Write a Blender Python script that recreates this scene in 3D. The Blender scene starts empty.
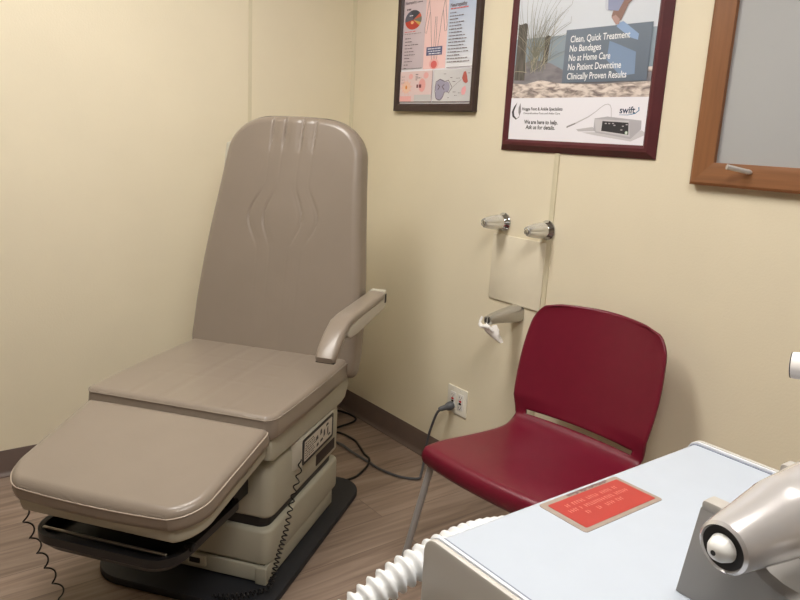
import bpy, bmesh, math, random
import numpy as np
from mathutils import Matrix, Vector
random.seed(7)
SC = bpy.context.scene
COL = SC.collection
PI = math.pi

# ------------------------------------------------------------------ materials
def s2l(c):
    return tuple((x / 12.92 if x <= .04045 else ((x + .055) / 1.055) ** 2.4) for x in [v / 255. for v in c])

def mat(name, rgb, rough=.5, metal=0., var=0., vscale=8., bump=0., bscale=200., stretch=(1, 1, 1), spec=.5, emit=None, coat=0., trans=0., rvar=0.):
    m = bpy.data.materials.new(name); m.use_nodes = True
    nt = m.node_tree; b = nt.nodes['Principled BSDF']
    col = s2l(rgb) + (1,)
    b.inputs['Base Color'].default_value = col
    b.inputs['Roughness'].default_value = rough
    b.inputs['Metallic'].default_value = metal
    b.inputs['Specular IOR Level'].default_value = spec
    b.inputs['Coat Weight'].default_value = coat
    b.inputs['Transmission Weight'].default_value = trans
    if emit:
        b.inputs['Emission Color'].default_value = s2l(emit[0]) + (1,)
        b.inputs['Emission Strength'].default_value = emit[1]
    tc = nt.nodes.new('ShaderNodeTexCoord'); mp = nt.nodes.new('ShaderNodeMapping')
    mp.inputs['Scale'].default_value = stretch
    nt.links.new(tc.outputs['Object'], mp.inputs['Vector'])
    if var or rvar:
        n = nt.nodes.new('ShaderNodeTexNoise'); n.inputs['Scale'].default_value = vscale; n.inputs['Detail'].default_value = 6
        nt.links.new(mp.outputs['Vector'], n.inputs['Vector'])
    if var:
        r = nt.nodes.new('ShaderNodeValToRGB')
        r.color_ramp.elements[0].position = .3; r.color_ramp.elements[1].position = .7
        r.color_ramp.elements[0].color = tuple(v * (1 - var) for v in col[:3]) + (1,)
        r.color_ramp.elements[1].color = tuple(min(1, v * (1 + var)) for v in col[:3]) + (1,)
        nt.links.new(n.outputs['Fac'], r.inputs['Fac']); nt.links.new(r.outputs['Color'], b.inputs['Base Color'])
    if rvar:
        mr = nt.nodes.new('ShaderNodeMapRange')
        mr.inputs['From Min'].default_value = .3; mr.inputs['From Max'].default_value = .7
        mr.inputs['To Min'].default_value = rough - rvar; mr.inputs['To Max'].default_value = rough + rvar
        nt.links.new(n.outputs['Fac'], mr.inputs['Value']); nt.links.new(mr.outputs['Result'], b.inputs['Roughness'])
    if bump:
        n2 = nt.nodes.new('ShaderNodeTexNoise'); n2.inputs['Scale'].default_value = bscale; n2.inputs['Detail'].default_value = 3
        nt.links.new(tc.outputs['Object'], n2.inputs['Vector'])
        bp = nt.nodes.new('ShaderNodeBump'); bp.inputs['Strength'].default_value = bump; bp.inputs['Distance'].default_value = .002
        nt.links.new(n2.outputs['Fac'], bp.inputs['Height']); nt.links.new(bp.outputs['Normal'], b.inputs['Normal'])
    return m

def floor_mat():
    m = bpy.data.materials.new('vinyl_plank'); m.use_nodes = True
    nt = m.node_tree; b = nt.nodes['Principled BSDF']; N = nt.nodes.new; Lk = nt.links.new
    tc = N('ShaderNodeTexCoord'); mp = N('ShaderNodeMapping'); mp.inputs['Rotation'].default_value = (0, 0, PI / 2)
    mp.inputs['Location'].default_value = (.31, .06, 0)
    Lk(tc.outputs['Object'], mp.inputs['Vector'])
    br = N('ShaderNodeTexBrick'); br.offset = .37
    br.inputs['Scale'].default_value = 1; br.inputs['Brick Width'].default_value = 1.22; br.inputs['Row Height'].default_value = .152
    br.inputs['Mortar Size'].default_value = .0012; br.inputs['Mortar Smooth'].default_value = .3
    br.inputs['Color1'].default_value = (0.0, 0, 0, 1); br.inputs['Color2'].default_value = (1, 1, 1, 1); br.inputs['Mortar'].default_value = (.5, .5, .5, 1)
    Lk(mp.outputs['Vector'], br.inputs['Vector'])
    g = N('ShaderNodeMapping'); g.inputs['Scale'].default_value = (16, 1.1, 1); Lk(tc.outputs['Object'], g.inputs['Vector'])
    add = N('ShaderNodeVectorMath'); add.operation = 'ADD'; sc = N('ShaderNodeVectorMath'); sc.operation = 'SCALE'; sc.inputs['Scale'].default_value = 7.3
    Lk(br.outputs['Color'], sc.inputs[0]); Lk(g.outputs['Vector'], add.inputs[0]); Lk(sc.outputs['Vector'], add.inputs[1])
    n = N('ShaderNodeTexNoise'); n.inputs['Scale'].default_value = 1.6; n.inputs['Detail'].default_value = 8; n.inputs['Distortion'].default_value = 1.2
    Lk(add.outputs['Vector'], n.inputs['Vector'])
    r = N('ShaderNodeValToRGB'); e = r.color_ramp.elements
    e[0].position = .28; e[0].color = s2l((120, 102, 88)) + (1,); e[1].position = .72; e[1].color = s2l((164, 145, 129)) + (1,)
    k = e.new(.5); k.color = s2l((145, 125, 110)) + (1,)
    Lk(n.outputs['Fac'], r.inputs['Fac'])
    mx = N('ShaderNodeMix'); mx.data_type = 'RGBA'; mx.blend_type = 'MULTIPLY'; mx.inputs['Factor'].default_value = 1
    r2 = N('ShaderNodeMapRange'); r2.inputs['To Min'].default_value = .86; r2.inputs['To Max'].default_value = 1.06
    Lk(br.outputs['Color'], r2.inputs['Value']); Lk(r.outputs['Color'], mx.inputs['A']); Lk(r2.outputs['Result'], mx.inputs['B'])
    mx2 = N('ShaderNodeMix'); mx2.data_type = 'RGBA'; mx2.inputs['B'].default_value = s2l((62, 46, 38)) + (1,)
    mf = N('ShaderNodeMath'); mf.operation = 'MULTIPLY'; mf.inputs[1].default_value = .55
    Lk(br.outputs['Fac'], mf.inputs[0]); Lk(mf.outputs['Value'], mx2.inputs['Factor']); Lk(mx.outputs['Result'], mx2.inputs['A'])
    Lk(mx2.outputs['Result'], b.inputs['Base Color']); b.inputs['Roughness'].default_value = .5
    bp = N('ShaderNodeBump'); bp.inputs['Strength'].default_value = .12; bp.inputs['Distance'].default_value = .002
    Lk(n.outputs['Fac'], bp.inputs['Height']); Lk(bp.outputs['Normal'], b.inputs['Normal'])
    return m

def ramp_mat(name, stops, axis='Z', lo=0., hi=1., noise=None, rough=.3):
    """printed / stained surface: colour ramp over one object axis or over stretched noise"""
    m = bpy.data.materials.new(name); m.use_nodes = True
    nt = m.node_tree; b = nt.nodes['Principled BSDF']; N = nt.nodes.new; Lk = nt.links.new
    b.inputs['Roughness'].default_value = rough
    tc = N('ShaderNodeTexCoord'); r = N('ShaderNodeValToRGB'); e = r.color_ramp.elements
    while len(e) < len(stops): e.new(.5)
    for k, (p, c) in enumerate(stops): e[k].position = p; e[k].color = s2l(c) + (1,)
    if noise:
        mp = N('ShaderNodeMapping'); mp.inputs['Scale'].default_value = noise[1]; Lk(tc.outputs['Object'], mp.inputs['Vector'])
        n = N('ShaderNodeTexNoise'); n.inputs['Scale'].default_value = noise[0]; n.inputs['Detail'].default_value = 6; n.inputs['Distortion'].default_value = noise[2]
        Lk(mp.outputs['Vector'], n.inputs['Vector']); Lk(n.outputs['Fac'], r.inputs['Fac'])
    else:
        sx = N('ShaderNodeSeparateXYZ'); Lk(tc.outputs['Object'], sx.inputs['Vector'])
        mr = N('ShaderNodeMapRange'); mr.inputs['From Min'].default_value = lo; mr.inputs['From Max'].default_value = hi
        Lk(sx.outputs[axis], mr.inputs['Value']); Lk(mr.outputs['Result'], r.inputs['Fac'])
    Lk(r.outputs['Color'], b.inputs['Base Color'])
    return m

M = {
 'wall': mat('wall_vinyl', (232, 222, 196), .55, var=.025, vscale=3, bump=.25, bscale=160),
 'wall2': mat('wall_taupe_low_bounce', (150, 136, 118), .6, bump=.2, bscale=160),  # unseen walls, toned darker than the others to cut bounced light
 'seamstrip': mat('seam_strip', (218, 209, 180), .5, bump=.1, bscale=160),
 'plate': mat('access_panel_paint', (226, 217, 194), .5, var=.02, vscale=20),
 'ceiling': mat('ceiling_tile', (205, 202, 195), .9, var=.03, vscale=60, bump=.3, bscale=120),
 'floor': floor_mat(),
 'base': mat('cove_base', (100, 84, 76), .5, var=.05, vscale=20),
 'leather': mat('taupe_vinyl', (141, 129, 116), .29, var=.025, vscale=9, bump=.10, bscale=350),
 'piping': mat('piping_vinyl', (182, 168, 152), .38),
 'pan': mat('beige_plastic', (176, 173, 156), .45, var=.03, vscale=12),
 'pan2': mat('beige_plastic_light', (194, 190, 176), .35, var=.02),
 'black': mat('black_plastic', (18, 17, 19), .42),
 'tray': mat('tray_black', (20, 20, 22), .4, var=.1, vscale=20),
 'rubber': mat('base_mat_rubber', (30, 32, 38), .6, var=.1, vscale=30),
 'silver': mat('satin_silver', (196, 190, 180), .3, 1.),
 'chrome': mat('chrome', (206, 208, 212), .08, 1.),
 'chrome_dull': mat('dull_nickel', (216, 216, 212), .2, .65),
 'peg': mat('satin_peg', (214, 208, 202), .25, .45),
 'spoutm': mat('spout_nickel', (186, 183, 176), .24, .75),
 'red': mat('burgundy_plastic', (112, 20, 42), .33, var=.04, vscale=30, bump=.12, bscale=500),
 'legsteel': mat('grey_painted_steel', (166, 164, 162), .4, .3),
 'cord': mat('grey_cord', (84, 84, 88), .5),
 'plug': mat('grey_plug', (88, 90, 94), .5),
 'outlet': mat('outlet_white', (236, 232, 218), .35),
 'outletin': mat('outlet_insert', (226, 224, 218), .35),
 'redbtn': mat('red_button', (186, 40, 44), .4),
 'slot': mat('slot_dark', (30, 26, 26), .6),
 'mach': mat('machine_enamel', (180, 188, 198), .34, var=.012, vscale=30),
 'bezel': mat('machine_bezel', (188, 184, 176), .42),
 'bezeltrim': mat('bezel_trim', (214, 218, 224), .28),
 'trimgrey': mat('trim_grey', (120, 126, 140), .35),
 'stick': mat('red_sticker', (166, 54, 46), .4, var=.03, vscale=60),
 'stickbase': mat('sticker_backing', (150, 136, 124), .5, var=.08, vscale=120),
 'stickink': mat('sticker_ink', (206, 128, 114), .5),
 'smear': mat('dark_smear', (118, 96, 94), .6, var=.25, vscale=150),
 'cradle': mat('cradle_grey', (150, 147, 143), .5, var=.02),
 'cradletab': mat('cradle_tab', (172, 167, 159), .4),
 'hand': mat('handpiece_silver', (218, 215, 214), .24, .6),
 'ring': mat('ring_ivory', (222, 214, 206), .35),
 'tip': mat('tip_white', (238, 238, 234), .3),
 'hose': mat('hose_white', (222, 223, 222), .38),
 'white': mat('white_plastic', (232, 228, 224), .4),
 'tissue': mat('tissue', (244, 242, 238), .8),
 'frame1': mat('espresso_wood', (58, 40, 37), .4, var=.15, vscale=10, stretch=(6, 6, 6)),
 'frame2': mat('mahogany', (84, 26, 32), .5, var=.12, vscale=14),
 'oakv': mat('honey_oak_upright', (138, 92, 57), .42, var=.16, vscale=5, stretch=(14, 14, .9)),
 'oakh': mat('honey_oak_rail', (138, 92, 57), .42, var=.16, vscale=5, stretch=(.9, 14, 14)),
 'board': mat('frosted_panel', (180, 182, 183), .22, spec=.5, var=.03, vscale=2),
 'lamp': mat('lamp_diffuser', (255, 255, 255), .5, emit=((255, 250, 244), 21.)),
 'lampframe': mat('lamp_frame', (225, 225, 222), .5),
 'door': mat('door_wood', (150, 110, 75), .45, var=.1, vscale=6, stretch=(8, 8, .8)),
 'cart': mat('cart_white', (205, 205, 200), .4),
}
def pm(name, c, rough=.3): return mat('print_' + name, c, rough)

# ------------------------------------------------------------------ mesh building
class MB:
    def __init__(s): s.v = []; s.f = []; s.m = []
    def add(s, vs, fs, mi=0, X=None):
        o = len(s.v)
        s.v += [tuple(X @ Vector(p)) if X is not None else tuple(p) for p in vs]
        s.f += [tuple(i + o for i in f) for f in fs]; s.m += [mi] * len(fs); return s
    def bm(s, b, mi=0, X=None):
        b.verts.ensure_lookup_table(); b.verts.index_update()
        s.add([v.co.copy() for v in b.verts], [[v.index for v in f.verts] for f in b.faces], mi, X); b.free(); return s
    def box(s, c, d, bev=0., mi=0, X=None, seg=3):
        b = bmesh.new(); bmesh.ops.create_cube(b, size=1)
        for v in b.verts: v.co = Vector((v.co.x * d[0] + c[0], v.co.y * d[1] + c[1], v.co.z * d[2] + c[2]))
        if bev: bmesh.ops.bevel(b, geom=list(b.edges), offset=bev, segments=seg, profile=.5, affect='EDGES')
        return s.bm(b, mi, X)
    def prism(s, poly, h0, h1, bev=0., mi=0, X=None, seg=2):
        """2-D polygon extruded along local z"""
        b = bmesh.new(); vs = [b.verts.new((x, y, h0)) for x, y in poly]; f = b.faces.new(vs)
        r = bmesh.ops.extrude_face_region(b, geom=[f])
        for e in r['geom']:
            if isinstance(e, bmesh.types.BMVert): e.co.z = h1
        bmesh.ops.recalc_face_normals(b, faces=b.faces)
        if bev:
            ed = [e for e in b.edges if abs(e.verts[0].co.z - e.verts[1].co.z) < 1e-7]
            bmesh.ops.bevel(b, geom=ed, offset=bev, segments=seg, profile=.5, affect='EDGES')
        return s.bm(b, mi, X)
    def tube(s, path, r, n=10, closed=False, mi=0, cap=True):
        P = [Vector(p) for p in path]; L = len(P); rr = r if hasattr(r, '__len__') else [r] * L
        T = []
        for i in range(L):
            a = P[(i - 1) % L] if (closed or i > 0) else P[i]; c = P[(i + 1) % L] if (closed or i < L - 1) else P[i]
            t = (c - a); T.append(t.normalized() if t.length > 1e-9 else Vector((0, 0, 1)))
        u = T[0].orthogonal().normalized(); vs = []
        for i in range(L):
            if i: u = (T[i - 1].rotation_difference(T[i]) @ u)
            u = (u - T[i] * u.dot(T[i])).normalized(); w = T[i].cross(u)
            vs += [P[i] + (u * math.cos(2 * PI * k / n) + w * math.sin(2 * PI * k / n)) * rr[i] for k in range(n)]
        fs = []
        for i in range(L if closed else L - 1):
            j = (i + 1) % L
            for k in range(n): fs.append((i * n + k, i * n + (k + 1) % n, j * n + (k + 1) % n, j * n + k))
        if cap and not closed: fs += [tuple(reversed(range(n))), tuple((L - 1) * n + k for k in range(n))]
        return s.add(vs, fs, mi)
    def lathe(s, prof, X=None, n=32, mi=0, flute=None):
        vs = []; fs = []
        for (r, h) in prof:
            for k in range(n):
                a = 2 * PI * k / n; q = r * (flute(a, h) if flute else 1); vs.append((q * math.cos(a), q * math.sin(a), h))
        for i in range(len(prof) - 1):
            for k in range(n): fs.append((i * n + k, i * n + (k + 1) % n, (i + 1) * n + (k + 1) % n, (i + 1) * n + k))
        fs += [tuple(reversed(range(n))), tuple((len(prof) - 1) * n + k for k in range(n))]
        return s.add(vs, fs, mi, X)
    def build(s, name, mats, parent=None, loc=None, sharp=35, smooth=True):
        me = bpy.data.meshes.new(name); me.from_pydata(s.v, [], s.f)
        for m in (mats if isinstance(mats, (list, tuple)) else [mats]): me.materials.append(m)
        me.polygons.foreach_set('material_index', s.m); me.update()
        b = bmesh.new(); b.from_mesh(me); bmesh.ops.recalc_face_normals(b, faces=b.faces); b.to_mesh(me); b.free()
        if smooth:
            me.polygons.foreach_set('use_smooth', [True] * len(me.polygons)); me.set_sharp_from_angle(angle=math.radians(sharp))
        o = bpy.data.objects.new(name, me); COL.objects.link(o)
        if parent: o.parent = parent
        if loc is not None: o.location = loc
        return o

def thing(name, label, cat, loc=(0, 0, 0), rz=0., group=None):
    o = bpy.data.objects.new(name, None); COL.objects.link(o); o.location = loc; o.rotation_euler = (0, 0, rz)
    o.empty_display_size = .05
    return tag(o, label, cat, group)
def tag(o, label, cat, group=None):
    o['label'] = label; o['category'] = cat
    if group: o['group'] = group
    return o
def struct(o): o['kind'] = 'structure'; return o
def spline(pts, n=12, closed=False):
    P = [Vector(p) for p in pts]; L = len(P); out = []
    for i in range(L if closed else L - 1):
        if closed: a, b, c, d = P[(i - 1) % L], P[i], P[(i + 1) % L], P[(i + 2) % L]
        else: a, b, c, d = P[max(i - 1, 0)], P[i], P[i + 1], P[min(i + 2, L - 1)]
        for k in range(n):
            t = k / n
            out.append(.5 * ((2 * b) + (c - a) * t + (2 * a - 5 * b + 4 * c - d) * t * t + (3 * b - a - 3 * c + d) * t ** 3))
    if not closed: out.append(P[-1])
    return out
def rrect(x0, x1, y0, y1, r, n=6):
    rs = r if hasattr(r, '__len__') else [r] * 4; out = []
    for (cx, cy, a0), q in zip([(x1, y1, 0), (x0, y1, 90), (x0, y0, 180), (x1, y0, 270)], rs):
        sx = -1 if cx == x1 else 1; sy = -1 if cy == y1 else 1
        for k in range(n + 1):
            a = math.radians(a0 + 90 * k / n); out.append((cx + sx * q + q * math.cos(a), cy + sy * q + q * math.sin(a)))
    return out
def resample(path, step):
    out = [path[0]]; acc = 0
    for a, b in zip(path, path[1:]):
        L = (b - a).length; d = step - acc
        while d <= L: out.append(a.lerp(b, d / L)); d += step
        acc = (acc + L) % step if L else acc
    return out
def coil(path, rad, pitch, wire, n=8, per=14):
    """helical cord along a polyline; pitch may be a function of 0..1"""
    pts = [Vector(p) for p in path]; ln = [0]
    for a, b in zip(pts, pts[1:]): ln.append(ln[-1] + (b - a).length)
    T = ln[-1]; out = []; ph = 0; s = 0; i = 0
    while s < T:
        while i < len(ln) - 2 and ln[i + 1] < s: i += 1
        t = (s - ln[i]) / max(ln[i + 1] - ln[i], 1e-9); p = pts[i].lerp(pts[i + 1], t); d = (pts[i + 1] - pts[i]).normalized()
        u = d.cross(Vector((.31, .95, .07))).normalized(); w = d.cross(u)
        f = min(1, s / .02, (T - s) / .02 + .05)
        out.append(p + (u * math.cos(ph) + w * math.sin(ph)) * rad * f)
        q = pitch(s / T) if callable(pitch) else pitch
        s += q / per; ph += 2 * PI / per
    return MB().tube(out, wire, n)

def cushion(wfn, L, T, r, crown=0., groove=None, nu=72, nv=90, side=.0):
    """padded upholstery: outline half-width wfn(s), 0<=s<=L; height T with edge radius r"""
    u = np.sin(np.linspace(-PI / 2, PI / 2, nu)); u = .7 * u + .3 * np.linspace(-1, 1, nu)
    v = (1 - np.cos(np.linspace(0, PI, nv))) / 2; v = .985 * v + .015 * np.linspace(0, 1, nv)
    sv = v * L; w = np.array([wfn(s) for s in sv])
    Xg = u[None, :] * w[:, None]; Sg = np.repeat(sv[:, None], nu, 1)
    ss = L * (1 - np.cos(np.linspace(0, PI, 320))) / 2; ww = np.array([wfn(s) for s in ss])
    ends = [(x, 0.) for x in np.linspace(-ww[0], ww[0], 90)] + [(x, L) for x in np.linspace(-ww[-1], ww[-1], 90)]
    ol = np.array([(a, b) for a, b in zip(ww, ss)] + [(-a, b) for a, b in zip(ww, ss)] + ends)
    D = np.array([np.sqrt((Xg[j][:, None] - ol[None, :, 0]) ** 2 + (Sg[j][:, None] - ol[None, :, 1]) ** 2).min(1) for j in range(nv)])
    D[0, :] = 0; D[-1, :] = 0; D[:, 0] = 0; D[:, -1] = 0
    e = np.minimum(D, r); H = T - (r - np.sqrt(np.maximum(r * r - (r - e) ** 2, 0)))
    W = ww.max(); H = H + crown * (1 - (Xg / W) ** 2) * np.sin(PI * np.clip(Sg / L, 0, 1)) ** .5
    if groove is not None: H = H - groove(Xg, Sg) * np.clip(D / (r * .8), 0, 1)
    vs = [(Xg[j, i], Sg[j, i], H[j, i]) for j in range(nv) for i in range(nu)]; fs = []
    for j in range(nv - 1):
        for i in range(nu - 1): fs.append((j * nu + i, j * nu + i + 1, (j + 1) * nu + i + 1, (j + 1) * nu + i))
    loop = [i for i in range(nu)] + [j * nu + nu - 1 for j in range(1, nv)] + [(nv - 1) * nu + i for i in range(nu - 2, -1, -1)] + [j * nu for j in range(nv - 2, 0, -1)]
    prev = loop; cx, cy = 0, L / 2
    for (hh, k) in ((T * .35, side), (T * .12, side * .6), (0, -.008)):
        o = len(vs); new = []
        for q, i in enumerate(loop):
            x, y, _ = vs[i]; d = Vector((x - cx, (y - cy))); d.normalize(); vs.append((x + d.x * k, y + d.y * k, hh)); new.append(o + q)
        n = len(loop)
        for q in range(n): fs.append((prev[q], prev[(q + 1) % n], new[(q + 1) % n], new[q]))
        prev = new
    fs.append(tuple(prev))
    edge = []
    for i in loop:
        q = Vector(vs[i])
        if not edge or ((q - edge[-1]).length > .006 and (q - edge[0]).length > .004): edge.append(q)
    return vs, fs, edge

# ------------------------------------------------------------------ room
RX, RY, CH = 5.0, -4.4, 2.55
def slab(name, c, d, m): return struct(MB().box(c, d).build(name, m))
slab('floor', (RX / 2, RY / 2, -.05), (RX + .2, -RY + .2, .1), M['floor'])
slab('ceiling', (RX / 2, RY / 2, CH + .05), (RX + .2, -RY + .2, .1), M['ceiling'])
slab('wall_left', (-.05, RY / 2, CH / 2), (.1, -RY + .2, CH), M['wall'])
slab('wall_right', (RX / 2, .05, CH / 2), (RX, .1, CH), M['wall'])
slab('wall_front', (RX / 2, RY - .05, CH / 2), (RX, .1, CH), M['wall2'])
slab('wall_rear', (RX + .05, RY / 2, CH / 2), (.1, -RY + .2, CH), M['wall2'])
def coved(length):
    # profile (d from wall, z): flat vinyl with a toe at the floor
    return [(0, 0), (.020, 0), (.020, .003), (.010, .008), (.0045, .02), (.0035, .098), (.0015, .1016), (0, .1016)], length
pr, _ = coved(1)
def base_run(name, axis, a, b):
    mb = MB(); vs = []; n = len(pr)
    for t in (a, b):
        for d, z in pr: vs.append((d, t, z) if axis == 'y' else (t, -d, z))
    fs = [(i, (i + 1) % n, n + (i + 1) % n, n + i) for i in range(n)] + [tuple(range(n)), tuple(range(2 * n - 1, n - 1, -1))]
    return struct(mb.add(vs, fs).build(name, M['base'], sharp=60))
base_run('baseboard_left', 'y', -.0, RY)
base_run('baseboard_right', 'x', 0., RX)
# panel seams: thin cover strips on the vinyl wall panels and a bead in the corner
struct(MB().box((.0012, -.512, 1.325), (.0024, .016, 2.45), .001).build('trim_1', M['seamstrip']))
struct(MB().box((1.258, -.002, 1.325), (.021, .004, 2.45), .0015).build('trim_2', M['seamstrip']))
struct(MB().prism([(0, 0), (.014, 0), (.004, -.004), (0, -.014)], .1016, CH).build('trim_3', M['seamstrip'], sharp=20))
# a door in the unseen wall behind the camera keeps the room a room
dm = struct(MB().box((RX - .02, -2.6, 1.02), (.04, .9, 2.04), .004).build('door_1', M['door']))
# ceiling lights
def troffer(x, y, rz, label, dx=1.2, dy=.45):
    t = thing('ceiling_light', label, 'ceiling light', (x, y, CH), rz, 'recessed ceiling lights')
    mb = MB()
    for c, d in (((0, dy / 2 + .012, -.012), (dx + .05, .024, .024)), ((0, -dy / 2 - .012, -.012), (dx + .05, .024, .024)), ((dx / 2 + .012, 0, -.012), (.024, dy, .024)), ((-dx / 2 - .012, 0, -.012), (.024, dy, .024))):
        mb.box(c, d, .003)
    mb.build('frame', M['lampframe'], t)
    MB().box((0, 0, -.010), (dx, dy, .012), .002).build('diffuser', M['lamp'], t)
troffer(1.12, -1.42, PI / 2, 'white framed ceiling light over the foot of the taupe exam chair')
troffer(2.75, -1.45, PI / 2, 'white framed ceiling light over the white medical machine')

# ------------------------------------------------------------------ exam chair
A = math.radians(37.0)
EX = thing('exam_chair', 'taupe padded podiatry exam chair on a black base plate in the room corner', 'exam chair', (.8144, -.9743, 0), A)
MB().prism(rrect(-.272, .328, -.37, .485, [.10, .10, .12, .08], 10), 0, .026, .006).build('base_plate', M['rubber'], EX)
# pedestal, lower tier with skirt
mb = MB().prism(rrect(-.27, .281, -.25, .318, .03, 5), .085, .200, .012, seg=3); mb.build('lower_pedestal', M['pan'], EX)
sk = MB().box((.0, -.247, .058), (.50, .012, .05), .003).box((.27, .01, .060), (.012, .52, .052), .003).box((-.26, .02, .06), (.012, .5, .05), .003)
sk.box((.258, -.247, .054), (.036, .02, .056), .004); sk.box((0, .02, .045), (.42, .44, .04), .004); sk.build('skirt', M['pan'], EX)
lk = MB().box((.05, -.259, .068), (.06, .012, .036), .003); lk = lk.build('lock_bracket', M['pan2'], EX)
MB().box((.045, -.266, .068), (.035, .004, .016), .001).build('latch', M['slot'], lk)
MB().prism(rrect(-.255, .264, -.232, .288, .03, 5), .196, .232, 0).build('bellows', M['black'], EX)
up = MB().prism(rrect(-.262, .277, -.236, .322, .035, 5), .226, .400, .014, seg=3); up.prism(rrect(-.235, .245, -.20, .28, .03, 5), .398, .425, .004)
up.build('upper_pedestal', M['pan'], EX)
pa = MB()
pa.prism([(-.095, 0), (-.06, .020), (.215, .020), (.215, 0)], .318, .412, .003, X=Matrix.Translation((.274, 0, 0)) @ Matrix(((0, 1, 0, 0), (1, 0, 0, 0), (0, 0, 1, 0), (0, 0, 0, 1))))
pan = pa.build('control_panel', M['pan2'], EX)
MB().prism(rrect(-.052, .208, .322, .408, .008, 4), 0, .0022, X=Matrix(((0, 0, 1, .2935), (1, 0, 0, 0), (0, 1, 0, 0), (0, 0, 0, 1)))).build('bezel', M['black'], pan)
lab = MB(); XL = Matrix(((0, 0, 1, .2945), (1.13, 0, 0, -.062), (0, 1, 0, 0), (0, 0, 0, 1)))
lab.prism(rrect(.02, .226, .332, .398, .004, 3), 0, .0018, 0, 0, XL)
for k in range(7):                       # unreadable printed rows and pictograms
    z = .339 + k * .0082
    x = .026
    while x < .088:
        w = random.uniform(.006, .014); lab.prism([(x, z), (x + w, z), (x + w, z + .003), (x, z + .003)], .0018, .0022, 0, 1, XL); x += w + .004
for cx, cz, w, h in ((.11, .372, .018, .016), (.115, .347, .016, .012), (.14, .38, .014, .02), (.145, .35, .022, .010), (.165, .366, .012, .026), (.188, .386, .020, .010), (.192, .362, .010, .03), (.205, .345, .018, .008)):
    lab.prism([(cx - w / 2, cz - h / 2), (cx + w / 2, cz - h * .3), (cx + w * .3, cz + h / 2), (cx - w * .4, cz + h * .35)], .0018, .0022, 0, 1, XL)
lab.build('instruction_label', [mat('label_paper', (206, 200, 188), .4), mat('label_ink', (52, 48, 46), .5)], pan)
MB().prism(rrect(.105, .272, .248, .288, .004, 3), 0, .0015, X=Matrix(((0, 0, 1, .2765), (1, 0, 0, 0), (0, 1, 0, 0), (0, 0, 0, 1)))).build('vent_slot', mat('vent_brown_shade', (46, 34, 32), .5), EX)  # flat dark plate instead of a recess; the recess shade is its colour

# seat
def seat_groove(X, S):
    g = np.zeros_like(X)
    for c in (-.155, -.055, .055, .155): g += .0016 * np.exp(-((X - c) / .0035) ** 2)
    for c in (.17, .27, .37): g += .0007 * np.exp(-((S - c - .10 * np.abs(X)) / .0035) ** 2) * (np.abs(X) < .2)
    return g
vs, fs, ed = cushion(lambda s: .308 + .006 * math.sin(PI * s / .59) - (.012 * max(0, (s - .565) / .025) ** 2), .60, .073, .018, .003, seat_groove, side=.003)
XS = Matrix.Translation((-.005, .318, .495)) @ Matrix(((1, 0, 0, 0), (0, -1, 0, 0), (0, 0, 1, 0), (0, 0, 0, 1)))
st = MB().add(vs, fs, 0, XS).build('seat_cushion', M['leather'], EX, sharp=60)
MB().tube([XS @ (p + Vector((0, 0, .0065))) for p in ed], .0020, 8, True).build('piping', M['leather'], st)
sp = MB(); prof = []
Xp = Matrix(((0, 0, 1, 0), (1, 0, 0, 0), (0, 1, 0, 0), (0, 0, 0, 1)))   # (y,z) outline extruded along x
sp.prism([(-.268, .497), (-.262, .43), (-.235, .418), (.30, .405), (.34, .415), (.372, .455), (.380, .497)], -.288, .290, .012, X=Xp, seg=3)
sp.build('seat_pan', M['pan'], EX)
hb = MB().box((0, .40, .47), (.44, .10, .05), .01).box((.2, .43, .55), (.05, .035, .18), .006).box((-.2, .43, .55), (.05, .035, .18), .006)
hb.build('back_hinge', M['pan'], EX)

# backrest
TB = math.radians(12.3)
BZ0, BL = .505, .912
def back_w(s):
    z = BZ0 + s * math.cos(TB)
    w = float(np.interp(z, [.5, .58, .72, .86, 1.0, 1.15, 1.25, 1.40], [.318, .326, .322, .311, .294, .276, .266, .256]))
    sc = BL - .138
    if s > sc: w -= .150 * (1 - max(0, 1 - ((s - sc) / .138) ** 2.3) ** (1 / 2.3))
    if s < .03: w -= .02 * (1 - math.sqrt(max(0, 1 - ((.03 - s) / .03) ** 2)))
    return w
def back_groove(X, S):
    Z = BZ0 + S * math.cos(TB); g = np.zeros_like(X)
    q = np.clip(np.abs(Z - 1.032) / .135, 0, 1); lens = np.cos(PI / 2 * q) ** 2
    for base, bul, wgt in ((.034, .040, 1.), (.083, .050, .9)):
        for sg in (-1, 1):
            c = sg * (base + bul * lens)
            amp = np.where(Z > 1.26, 2.2 * np.clip((Z - 1.26) / .05, .0, 1) + .15, .18 + 1.5 * np.exp(-((Z - 1.032) / .085) ** 4))
            amp = np.where(Z < .93, .25, amp)
            d = (X - c) * sg
            g += wgt * amp * (.0030 * np.exp(-(d / .0034) ** 2) + .0014 * np.exp(-((d + .010) / .010) ** 2))
    g -= .004 * np.exp(-((X / .08) ** 2 + ((Z - 1.032) / .10) ** 2))
    return g
vs, fs, ed = cushion(back_w, BL, .085, .030, .008, back_groove, nu=230, nv=230, side=.006)
ct, sn = math.cos(TB), math.sin(TB)
yf = .300 + (BZ0 - .55) * math.tan(TB)
XB = Matrix(((1, 0, 0, .001), (0, sn, -ct, yf + .085 * ct), (0, ct, sn, BZ0 - .085 * sn), (0, 0, 0, 1)))
arcf = lambda v: Vector((v[0] + .008 * max(0, v[1] - .5) / .4, v[1] - .018 * (abs(v[0]) / .24) ** 2 * max(0, min(1, (v[1] - .70) / .2)), v[2]))
vs = [arcf(v) for v in vs]; ed = [arcf(v) for v in ed]
bk = MB().add(vs, fs, 0, XB).build('backrest', M['leather'], EX, sharp=60)
edp = [XB @ (p + Vector((p.x * .004, 0, -.022))) for p in ed]
MB().tube(edp, .0022, 8, True).build('piping', M['leather'], bk)
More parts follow.
